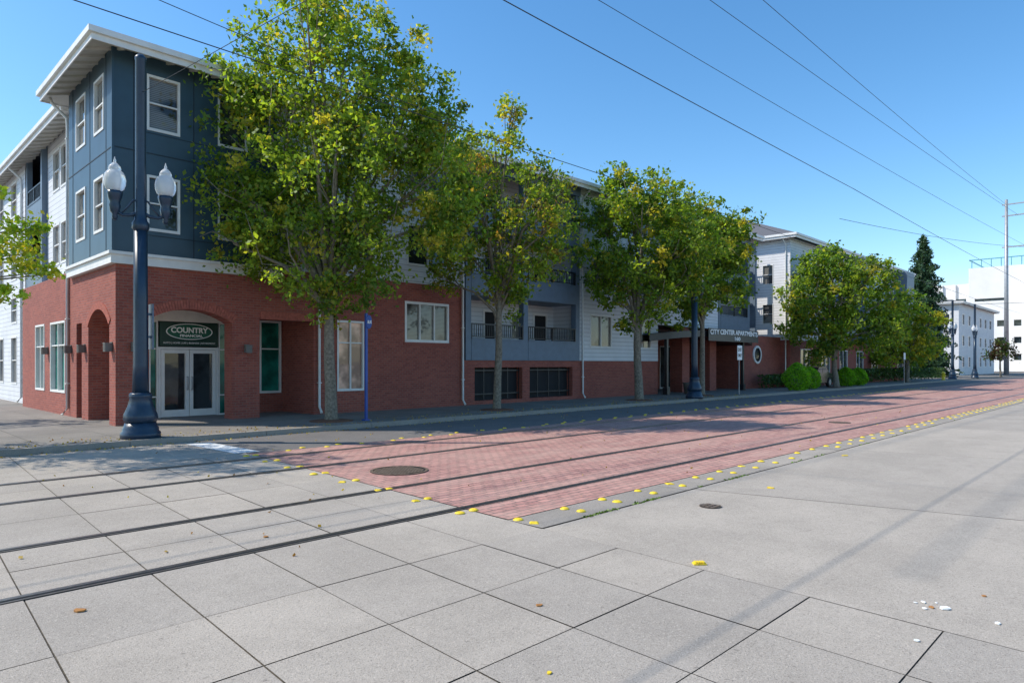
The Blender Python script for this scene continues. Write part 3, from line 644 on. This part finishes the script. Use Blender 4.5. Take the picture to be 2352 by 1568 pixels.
for (a,b) in wl_:
    for (z0,z1) in ZW: window(Bd,P,'L',5.9,a,b,z0,z1,'glassb')
for w in wl2: window(Bd,P,'L',5.7,*w,'glassb')
for w in dr:
    if w[3]-w[2]>1.5:
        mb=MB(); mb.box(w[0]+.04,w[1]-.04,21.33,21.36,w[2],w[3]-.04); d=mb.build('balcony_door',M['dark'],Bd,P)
        mb=MB(); mb.box(w[0]-.06,w[0]+.04,21.27,21.36,w[2],w[3]+.06); mb.box(w[1]-.04,w[1]+.06,21.27,21.36,w[2],w[3]+.06); mb.box(w[0]+.04,w[1]-.04,21.27,21.36,w[3]-.04,w[3]+.06); mb.build('door_frame',M['white'],d,P)
    else: window(Bd,P,'F',21.3,*w,'glassb',nv=2,hung=False)
def one(name,mat,*b,B=None,PP=None):
    mb=MB(); mb.box(*b); return mb.build(name,M[mat],B or Bd,PP or P)
for x in (17.5,20.78,24.3): one('bay_post','bluegrey',x,x+.28,19.66,19.95,1.89,9.5)
one('bay_beam','bluegrey',17.46,24.59,19.60,19.95,9.5,10.04)
for x in (38.02,41.98): one('bay_post','bluegrey',x,x+.3,19.66,19.95,3.87,9.5)
one('bay_beam','bluegrey',38.01,42.28,19.60,19.95,9.5,10.04)
one('bay_post','bluegrey',5.72,5.9,30.42,30.65,.1,9.99); one('bay_post','bluegrey',5.72,5.9,33.05,33.28,.1,9.99)
for z in (1.89,4.48,7.15):
    balcony(Bd,P,'F',19.68,17.79,20.77,z); balcony(Bd,P,'F',19.68,21.07,24.29,z)
for z in (3.87,6.5): balcony(Bd,P,'F',19.68,38.33,41.97,z,1.5)
for z in (1.9,4.5,7.2): balcony(Bd,P,'L',5.75,30.66,33.04,z,1.4)
window(Bd,P,'F',YF,11.86,12.87,.87,3.17,'peach',nv=2,hung=False,rails=(2.45,))
window(Bd,P,'F',YF,14.61,16.65,2.56,3.99,'glassb',nv=3,hung=False,fw=.07)
window(Bd,P,'F',21.8,10.19,10.93,.79,3.18,'green',hung=False,rails=(2.25,))
window(Bd,P,'L',XL,24.96,26.9,.85,3.1,'green',nv=2,hung=False,inset=.12,rails=(2.35,))
window(Bd,P,'L',XL,27.8,29.2,.85,3.1,'green',nv=2,hung=False,inset=.12,rails=(2.35,))
for (a,b) in ((18,20.75),(21.2,24.1)):
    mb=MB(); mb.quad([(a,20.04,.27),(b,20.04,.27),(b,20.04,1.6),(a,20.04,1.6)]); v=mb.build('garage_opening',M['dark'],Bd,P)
    mb=MB(); x=a
    while x<=b+.01: mb.box(x-.02,x+.02,19.9,19.93,.27,1.6); x+=(b-a)/4
    mb.box(a,b,19.87,19.899,1.45,1.5); mb.box(a,b,19.87,19.899,.5,.55); mb.build('grille',M['black'],v,P)
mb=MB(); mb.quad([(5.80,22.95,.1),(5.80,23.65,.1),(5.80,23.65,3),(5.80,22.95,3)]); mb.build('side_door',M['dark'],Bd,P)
mb=MB(); mb.quad([(7.04,21.86,.14),(8.79,21.86,.14),(8.79,21.86,2.2),(7.04,21.86,2.2)]); D=mb.build('entrance_door',M['glass'],Bd,P)
mb=MB(); y0,y1=21.78,21.858
for (a,b,z0,z1) in ((7.02,7.09,.12,2.26),(8.74,8.81,.12,2.26),(7.09,8.74,2.19,2.26),
    (7.10,7.20,.13,2.18),(7.80,7.91,.13,2.18),(7.20,7.80,2.07,2.18),(7.20,7.80,.13,.34),
    (7.925,8.035,.13,2.18),(8.63,8.73,.13,2.18),(8.035,8.63,2.07,2.18),(8.035,8.63,.13,.34)): mb.box(a,b,y0,y1,z0,z1)
mb.build('door_frame',M['white'],D,P)
mb=MB()
for x in (7.85,7.985): mb.tube([(x,21.78,1.35),(x,21.70,1.35),(x,21.70,.95),(x,21.78,.95)],.014,8)
mb.build('handle',M['grey'],D,P)
for (a,b) in ((6.78,7.0),(8.83,9.2)): window(Bd,P,'F',21.8,a,b,.14,3.03,'green',hung=False,fw=.025,rails=(2.2,.75))
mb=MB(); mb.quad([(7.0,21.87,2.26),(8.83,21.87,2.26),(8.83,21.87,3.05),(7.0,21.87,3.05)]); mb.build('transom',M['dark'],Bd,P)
mb=MB(); mb.box(6.76,9.22,21.74,21.795,3.04,3.41); mb.build('door_header',M['stucco'],Bd,P)
mb=MB(); mb.box(7.05,8.78,21.74,21.80,2.29,3.02); Sg=mb.build('shop_sign',M['signg'],Bd,P,label='dark green company sign with white lettering')
mb=MB(); cx,cz=7.915,2.74; n=48
for i in range(n):
    t0,t1=2*math.pi*i/n,2*math.pi*(i+1)/n
    for (ra,rb,off,mi) in ((1.0,1.05,.006,0),(0,1.0,.004,1)):
        e=(.05 if rb>1 else 0)
        mb.quad([(cx+.66*ra*math.cos(t0),21.74-off,cz+.225*ra*math.sin(t0)),(cx+.66*ra*math.cos(t1),21.74-off,cz+.225*ra*math.sin(t1)),(cx+.66*rb*math.cos(t1),21.74-off,cz+.225*(rb+e)*math.sin(t1)),(cx+.66*rb*math.cos(t0),21.74-off,cz+.225*(rb+e)*math.sin(t0))],mi)
mb.build('emblem',[M['letter'],M['signl']],Sg,P)
text('COUNTRY',1.10,(cx,21.73,2.785),'letter',Sg,P,.03,h=.175); text('FINANCIAL',.68,(cx+.05,21.73,2.615),'letter',Sg,P,.03,h=.08)
text('AUTO | HOME | LIFE | BUSINESS | RETIREMENT',1.55,(cx,21.73,2.38),'letter',Sg,P,.0,h=.07)
def wlight(side,pl,a,z):
    mb=MB(); sbox(mb,side,pl,a-.07,a+.07,z-.12,z+.12,-.03,0); sbox(mb,side,pl,a-.09,a+.09,z-.13,z+.08,-.19,-.031); sbox(mb,side,pl,a-.10,a+.10,z+.081,z+.10,-.20,-.031)
    for k in (-.04,.0,.04): sbox(mb,side,pl,a+k-.008,a+k+.008,z-.12,z+.07,-.195,-.191)
    mb.build('wall_light',M['lamp'],Bd,P)
wlight('F',YF,5.75,2.2); wlight('F',YF,8.8,2.2); wlight('L',XL,20.0,2.2); wlight('L',XL,22.65,2.2); wlight('L',XL,24.2,2.2); wlight('L',XL,27.3,2.2)
for a in (17.3,24.75,11.15): downspout(Bd,P,'F',19.66,a,.12,9.75)
downspout(Bd,P,'L',5.31,24.45,.12,9.7); downspout(Bd,P,'L',5.7,33.8,.12,9.7)
roof(Bd,P,4.62,11.5,19.02,24.7,9.80,.3)
roof(Bd,P,10.5,42.9,19.08,34,9.78,.3); roof(Bd,P,5.2,20,24.9,62.6,9.74,.3)
mb=MB(); mb.box(6.5,42.2,25,34,.1,9.7); mb.build('core_wall',M['siding'],Bd,P); mb=MB(); mb.box(7.4,19,34.01,61,.1,9.7); mb.build('core_wall',M['siding'],Bd,P)
for w in ((32.5,34.2,.15,2.9),(35.6,37.2,.6,2.9),(38.4,40,.15,2.9)): window(Bd,P,'F',24.0,*w,'glass',nv=2,hung=False)
mb=MB(); n=28; cx,cz=43.4,2.35
for i in range(n):
    t0,t1=2*math.pi*i/n,2*math.pi*(i+1)/n
    f=lambda r,t,y:(cx+r*math.cos(t),y,cz+r*math.sin(t))
    mb.quad([f(.46,t0,19.62),f(.46,t1,19.62),f(.6,t1,19.62),f(.6,t0,19.62)],0); mb.quad([f(.6,t0,19.62),f(.6,t1,19.62),f(.6,t1,19.7),f(.6,t0,19.7)],0)
    mb.quad([f(.0,t0,19.68),f(.46,t0,19.68),f(.46,t1,19.68)],1)
mb.build('round_window',[M['white'],M['glass']],Bd,P)
# canopy
mb=MB(); n=24; ax0,ax1=29.6,41.4
for i in range(n):
    t0,t1=-1+2*i/n,-1+2*(i+1)/n; f=lambda t:3.02+.38*(1-t*t); xa,xb=ax0+(ax1-ax0)*i/n,ax0+(ax1-ax0)*(i+1)/n
    g=lambda t:18.2+.9*t*t
    za,zb=f(t0),f(t1); ya,yb=g(t0),g(t1)
    mb.quad([(xa,ya,za-.12),(xb,yb,zb-.12),(xb,yb,zb+.22),(xa,ya,za+.22)]); mb.quad([(xa,ya,za+.22),(xb,yb,zb+.22),(xb,22,zb+.2),(xa,22,za+.2)]); mb.quad([(xa,ya,za-.12),(xb,yb,zb-.12),(xb,22,zb-.12),(xa,22,za-.12)])
Cn=mb.build('canopy',M['black'],Bd,P,label='black arched entrance canopy with white lettering')
for x in (31.0,39.8):
    mb=MB(); mb.box(x-.08,x+.08,18.9,19.06,.1,3.1); mb.box(x-.14,x+.14,18.84,19.12,.1,.5); mb.build('canopy_post',M['black'],Cn,P)
mb=MB(); mb.box(33.9,40.1,18.10,18.13,3.02,3.72); sb=mb.build('sign_board',M['black'],Cn,P)
text('CITY CENTER APARTMENTS',5.9,(37.0,18.08,3.55),'letter',sb,P,.03,h=.28,arc=.04); text('160',.7,(37.3,18.08,3.2),'letter',sb,P,.03,h=.22)
# ------------------------------------------------------------ second building
P2=(47,19,.1)
B2=empty('apartment_building',P2,'long white sided apartment building with brick base and grey hip roof','building')
mb=MB(); wall(mb,'F',19.0,47.2,76,.1,3.4,[(49+i*4.0,50.8+i*4.0,1.0,2.8) for i in range(7)],.1); wall(mb,'L',47.2,19,33,.1,3.4,[],.1); mb.build('brick_wall',M['brick'],B2,P2)
mb=MB(); ws=[(49+i*4.0,50.5+i*4.0,z0,z1) for i in range(7) for z0,z1 in ((4.4,5.9),(7.1,8.6))]
wall(mb,'F',19.0,47.2,76,3.4,10.6,ws,.08); lw=[(20.2,21.0,4.6,6.0),(20.2,21.0,7.4,8.8)]
wall(mb,'L',47.2,19,33,3.4,10.6,lw,.08); mb.quad([(76,19,.1),(76,33,.1),(76,33,10.6),(76,19,10.6)])
mb.build('siding_wall',M['siding'],B2,P2)
for x in (56.0,68.0): one('projecting_bay','bluegrey',x+3.9,x+6.4,17.9,18.99,3.4,10.5,B=B2,PP=P2)
one('core_wall','siding',48,75.9,20,33,.2,10.4,B=B2,PP=P2)
one('blue_panel','bluegrey',47.1,47.19,21.5,25.0,3.5,10.4,B=B2,PP=P2)
one('bay_post','bluegrey',45.95,46.15,21.5,21.7,3.5,10.4,B=B2,PP=P2)
for i in range(7): window(B2,P2,'F',19.0,49+i*4,50.8+i*4,1,2.8,'glass',nv=2,hung=False)
for w in ws: window(B2,P2,'F',19.0,*w,'glassb' if random.random()<.4 else 'glass',nv=2,hung=False)
for w in lw: window(B2,P2,'L',47.2,*w,'glassb')
roof(B2,P2,46.6,76.6,18.4,33.6,10.5,.42,rafters=False)
for z in (3.5,6.0,8.3):
    balcony(B2,P2,'L',46.0,21.72,24.7,z,1.1,step=.16)
for z in (3.9,6.6):
    for a in (55.4,67.4): balcony(B2,P2,'F',18.0,a,a+2.8,z,1.0,step=.2)
downspout(B2,P2,'L',47.2,19.3,.12,10.4)
mb=MB()
for x in range(0,16):
    mb.box(47.5+x*.25,47.53+x*.25,18.2,18.23,.12,1.5)
mb.box(47.5,51.6,18.19,18.24,1.5,1.55); mb.box(47.5,51.6,18.19,18.24,.3,.34)
o=mb.build('metal_fence',M['black'],None,(49.5,18.2,.12)); tag(o,'black metal picket fence in front of the apartments','fence')
P3=(110,21,.1)
B3=empty('apartment_building',P3,'distant grey blue apartment block with balconies','building')
mb=MB(); lw=[(22+i*3.2,23.2+i*3.2,z,z+1.6) for i in range(5) for z in (1.2,4.2,7.2)]
wall(mb,'L',110,21,38,.1,10.2,lw,.1); fw_=[(112+i*4,113.6+i*4,z,z+1.6) for i in range(6) for z in (1.2,4.2,7.2)]
wall(mb,'F',21,110,136,.1,10.2,fw_,.1); mb.build('siding_wall',M['siding'],B3,P3)
for w in lw: window(B3,P3,'L',110,*w,'glass',fw=.12)
for w in fw_: window(B3,P3,'F',21,*w,'glass',fw=.12)
roof(B3,P3,109.4,136.6,20.4,38.6,10.1,.2,rafters=False)
for y in (24,30.4):
    one('projecting_bay','bluegrey',109.2,109.99,y-.3,y-.02,.2,10,B=B3,PP=P3)
for z in (3.0,6.0): balcony(B3,P3,'L',109.2,24,26.5,z,.8,step=.25); balcony(B3,P3,'L',109.2,30.4,33,z,.8,step=.25)
# white modern building
P4=(175,12,.1)
B4=empty('office_building',P4,'white modern concrete building with small windows and teal rooftop rail','building')
mb=MB(); lw=[(y,y+1.2,z,z+2.4) for y in (13.5,16.2,18.2) for z in (2,5.6,9.2,12.8,16.4)]
lw+=[(y,y+1.3,z,z+1.3) for y in (22.3,25.2,28.1) for z in (2.5,6.1,9.7)]+[(24.5,30.5,15.2,15.8)]
wall(mb,'L',175,8,31.6,.1,22.5,lw,.5); mb.box(176,200,8,31.6,.1,22.4); mb.quad([(175,31.6,.1),(176,31.6,.1),(176,31.6,22.5),(175,31.6,22.5)]); mb.quad([(175,8,22.5),(200,8,22.5),(200,31.6,22.5),(175,31.6,22.5)])
mb.build('wall',M['officewall'],B4,P4)
mb=MB(); mb.box(172,174.9,19.8,20.9,.1,21); mb.build('stair_tower',M['officewall'],B4,P4)
mb=MB(); mb.box(178,190,31.61,43,.1,19.5)
for y in (32,34.5,37,39.4,42): mb.box(177.5,177.99,y,y+.5,.1,19.5)
mb.build('side_wing',M['officewall'],B4,P4)
for w in lw:
    mb=MB(); mb.quad([(175.45,w[0],w[2]),(175.45,w[1],w[2]),(175.45,w[1],w[3]),(175.45,w[0],w[3])]); mb.build('strip_window',M['glass'],B4,P4)
for z in (3,7,11,15):
    mb=MB(); mb.quad([(177.97,32.5,z),(177.97,42,z),(177.97,42,z+1.2),(177.97,32.5,z+1.2)]); mb.build('strip_window',M['glass'],B4,P4)
mb=MB(); mb.box(175.1,175.3,8,31.5,24.2,24.4); mb.box(175.1,199,31.3,31.5,24.2,24.4)
for i in range(14): mb.box(175.1,175.25,8.2+i*1.75,8.35+i*1.75,22.5,24.2)
mb.build('roof_rail',M['teal'],B4,P4)
# ------------------------------------------------------------ street lamp
def lamp():
    o=empty('street_lamp',(4.86,16.2,.12),'tall navy fluted street lamp with twin acorn globes','street lamp','navy twin globe street lamps along the kerb')
    mb=MB()
    mb.lathe([(.40,0),(.40,.12),(.36,.16),(.36,.22),(.33,.26),(.31,.34)],28)
    mb.lathe([(.31,.34),(.35,.42),(.34,.52),(.26,.70),(.22,.86),(.235,.90),(.235,.96),(.19,1.0)],24,flute=.06)
    mb.lathe([(.17,1.0),(.15,1.6),(.145,3.0),(.14,4.55)],24,flute=.09)
    mb.lathe([(.14,4.55),(.17,4.6),(.17,4.72),(.13,4.78),(.115,4.9),(.105,5.0),(.105,8.28),(.115,8.30),(.115,8.36),(.06,8.42)],20)
    mb.build('pole',M['navy'],o)
    dx,dy=.49*.96,-.49*.28
    for s in (-1,1):
        mb=MB(); ex,ey=s*dx,s*dy
        mb.tube([(0,0,4.98),(ex*.35,ey*.35,4.88),(ex*.7,ey*.7,4.86),(ex,ey,4.95)],[.05,.04,.035,.045],8)
        mb.tube([(0,0,5.25),(ex*.3,ey*.3,5.2),(ex*.5,ey*.5,5.05),(ex*.75,ey*.75,4.9)],[.03,.022,.02,.02],6)
        mb.lathe([(.03,4.74),(.06,4.8),(.05,4.86),(.09,4.92),(.12,5.05),(.10,5.12),(.13,5.2),(.155,5.3),(.16,5.36)],18,(ex,ey,0),flute=.04)
        a=mb.build('lamp_arm',M['navy'],o)
        mb=MB(); mb.lathe([(.13,5.36),(.18,5.42),(.212,5.51),(.218,5.61),(.20,5.71),(.16,5.78),(.115,5.82),(.13,5.84),(.112,5.90),(.06,5.96),(.025,5.99),(.03,6.02),(.018,6.05),(.006,6.11)],24,(ex,ey,0)); mb.build('globe',M['globe'],a)
    return o
L0=lamp()
mb=MB(); mb.box(.20,.23,-.13,.13,1.95,2.95); mb.box(.1,.2,-.04,.04,2.2,2.25); mb.box(.1,.2,-.04,.04,2.7,2.75); mb.build('sign_plate',M['signback'],None,loc=(0,0,0)).parent=L0
for (x,y,r) in ((28.6,16.0,.1),(84,16.6,.0),(91.4,15.9,.2)):
    n=copytree(L0,(x,y,.12),r)
    for ch in list(n.children):
        if ch.name.startswith('sign_plate'): bpy.data.objects.remove(ch)
# ------------------------------------------------------------ signs
b=(10.9,16.55,.12); E=empty('bus_stop_sign',b,'slim blue bus stop pole with a round sign on top','sign')
mb=MB(); mb.box(b[0]-.035,b[0]+.035,b[1]-.03,b[1]+.03,.12,3.2); mb.box(b[0]-.09,b[0]+.09,b[1]-.09,b[1]+.09,.12,.16); mb.build('pole',M['bpole'],E,b)
mb=MB(); n=24
for i in range(n):
    t0,t1=2*math.pi*i/n,2*math.pi*(i+1)/n
    f=lambda t,o_,r=.17:(b[0]+.06+o_*.7+r*math.cos(t)*.5,b[1]-.06-r*math.cos(t)*.1-o_,2.95+r*math.sin(t)*1.15)
    mb.quad([(b[0]+.06,b[1]-.06,2.95),f(t0,0),f(t1,0)],0); mb.quad([f(t0,0),f(t1,0),f(t1,-.02),f(t0,-.02)],0)
mb.build('sign_disc',M['bpole'],E,b)
text('BUS',.13,(b[0]+.06,b[1]-.085,2.95),'letter',E,b,.02,h=.09)
b=(34.2,16.5,.12); E=empty('exit_sign',b,'white exit only sign on a thin metal post','sign')
mb=MB(); mb.box(b[0]-.025,b[0]+.025,b[1]-.02,b[1]+.02,.12,2.75); mb.build('post',M['grey'],E,b)
mb=MB(); mb.box(b[0]-.27,b[0]+.27,b[1]-.05,b[1]-.03,1.95,2.72); sp=mb.build('sign_plate',M['letter'],E,b)
text('EXIT',.42,(b[0],b[1]-.056,2.5),'black',sp,b,.02,h=.17); text('ONLY',.42,(b[0],b[1]-.056,2.2),'black',sp,b,.02,h=.17)
b=(63,15.9,.12); E=empty('parking_sign',b,'small white sign on a thin metal post','sign')
mb=MB(); mb.box(b[0]-.03,b[0]+.03,b[1]-.02,b[1]+.02,.12,2.7); mb.build('post',M['grey'],E,b)
mb=MB(); mb.box(b[0]-.25,b[0]+.25,b[1]-.05,b[1]-.03,2.1,2.65); mb.build('sign_plate',M['letter'],E,b)
b=(78,16.2,.12); mb=MB(); mb.lathe([(.2,0),(.2,.06),(.14,.08),(.14,.6),(.18,.62),(.17,.7),(.1,.8),(.04,.86)],14); mb.tube([(-.25,0,.45),(.25,0,.45)],.07,8); mb.tube([(0,-.22,.42),(0,0,.42)],.09,8)
o=mb.build('fire_hydrant',M['yellow'],loc=b); tag(o,'yellow fire hydrant beside the kerb','fire hydrant')
for x in (32.6,33.6):
    mb=MB(); mb.lathe([(.2,0),(.28,.5),(.32,.6),(.29,.62),(.27,.55)],16); o=mb.build('planter_pot',M['lamp'],loc=(x,18.6,.12)); tag(o,'dark round planter pot by the entrance','planter','planters at the entrance')
b=(48.0,18.0,.13); E=empty('parked_car',b,'dark sedan parked behind the green bushes','car')
prof=[(-2.2,.35),(-2.25,.7),(-1.6,.9),(-1.1,.95),(-.5,1.38),(.7,1.40),(1.4,1.0),(2.1,.92),(2.25,.7),(2.2,.3)]
def ext(mb,pr,w0,w1,m=0):
    n=len(pr)
    mb.quad([(p[0],w0,p[1]) for p in pr],m); mb.quad([(p[0],w1,p[1]) for p in pr][::-1],m)
    for i in range(n):
        a,c=pr[i],pr[(i+1)%n]; mb.quad([(a[0],w0,a[1]),(c[0],w0,c[1]),(c[0],w1,c[1]),(a[0],w1,a[1])],m)
mb=MB(); ext(mb,prof,-.85,.85); mb.build('body',M['car'],None,loc=(0,0,0)).parent=E
for pr in ([(-1.0,.97),(-.5,1.32),(.05,1.34),(.05,.97)],[(.12,.97),(.12,1.34),(.65,1.34),(1.25,1.0)]):
    mb=MB(); ext(mb,pr,-.86,.86); mb.build('side_window',M['glass'],None,loc=(0,0,0)).parent=E
for (x,y) in ((-1.4,-.8),(1.4,-.8),(-1.4,.8),(1.4,.8)):
    mb=MB(); mb.tube([(x,y-.1,.33),(x,y+.1,.33)],.33,20); w=mb.build('wheel',M['tyre'],None,loc=(0,0,0)); w.parent=E
    mb=MB(); mb.tube([(x,y-.11,.33),(x,y+.11,.33)],.2,12); r=mb.build('rim',M['grey'],None,loc=(0,0,0)); r.parent=w
# ------------------------------------------------------------ utility pole and wires
b=(116.8,16.6,.12); E=empty('utility_pole',b,'tall grey steel utility pole with cross arms','utility pole')
mb=MB(); mb.tube([b,(b[0],b[1],24.9)],[.32,.18],12); mb.build('pole',M['grey'],E,b)
for z in (24.2,22.6,18.2):
    mb=MB(); mb.box(b[0]-.08,b[0]+.08,b[1]-2.4,b[1]+.5,z-.08,z+.08); mb.build('cross_arm',M['grey'],E,b)
def wire(p0,p1,r,sag,label,n=24):
    p0=Vector(p0);p1=Vector(p1); pts=[]
    for i in range(n+1):
        t=i/n; p=p0.lerp(p1,t); p.z-=sag*4*t*(1-t); pts.append(tuple(p-p0))
    mb=MB(); mb.tube(pts,r,5); o=mb.build('overhead_wire',M['wire'],loc=tuple(p0)); tag(o,label,'wire','overhead wires above the street'); return o
for y,z in ((11.2,7.0),(6.94,7.1)):
    for k in range(-1,6): wire((-10+k*32,y,z),(22+k*32,y,z),.009,.06,'thin dark tram contact wire above the tracks')
wire((-10,17.9,23.9),(116.8,16.6,24.2),.018,.6,'high dark utility cable running along the street')
wire((-10,20.5,22.9),(116.8,15.4,22.7),.018,.5,'high dark utility cable running along the street')
wire((-10,19.5,18.3),(116.8,14.6,18.3),.016,.5,'high dark utility cable running along the street')
wire((4.86,16.2,7.7),(7.0,-4.0,7.8),.007,.05,'thin span wire from the street lamp across the tracks')
wire((3.4,11.3,7.45),(9.5,11.2,7.05),.007,.03,'short thin wire joining the contact wire')
wire((84,16.6,8.0),(86,-2,8.0),.02,.1,'thin span wire across the distant street')
wire((60,20,14),(116.8,14.6,18.0),.02,.4,'thin cable leading to the utility pole')
# ------------------------------------------------------------ camera / light
cam=bpy.data.cameras.new('Camera'); co=bpy.data.objects.new('camera',cam); C.objects.link(co); S.camera=co
cam.sensor_width=36; cam.lens=23.65; cam.shift_y=.0217; cam.clip_end=5000; cam.clip_start=.05
co.location=(0,0,1.75); co.rotation_euler=(math.radians(90),0,math.radians(-45.6))
az=(-.70,.71); el=math.radians(46)
W=bpy.data.worlds.new('World'); S.world=W; W.use_nodes=True; N=W.node_tree.nodes; L=W.node_tree.links
sky=N.new('ShaderNodeTexSky'); sky.sky_type='NISHITA'; sky.sun_disc=False; sky.sun_elevation=el; sky.sun_rotation=math.atan2(az[0],az[1])
sky.air_density=1.0; sky.dust_density=.4; sky.ozone_density=2.5
hs=N.new('ShaderNodeHueSaturation'); hs.inputs['Saturation'].default_value=1.25; hs.inputs['Value'].default_value=1.48; hs.inputs['Hue'].default_value=.496
L.new(sky.outputs[0],hs.inputs['Color']); L.new(hs.outputs[0],N['Background'].inputs[0]); N['Background'].inputs[1].default_value=.15
sl=bpy.data.lights.new('Sun','SUN'); sl.energy=5.0; sl.angle=math.radians(.5); sl.color=(1,.93,.83)
so=bpy.data.objects.new('sun',sl); C.objects.link(so)
d=Vector((-az[0]*math.cos(el),-az[1]*math.cos(el),-math.sin(el))); so.rotation_euler=d.to_track_quat('-Z','Y').to_euler()
S.view_settings.view_transform='Standard'; S.view_settings.look='None'; S.view_settings.exposure=0
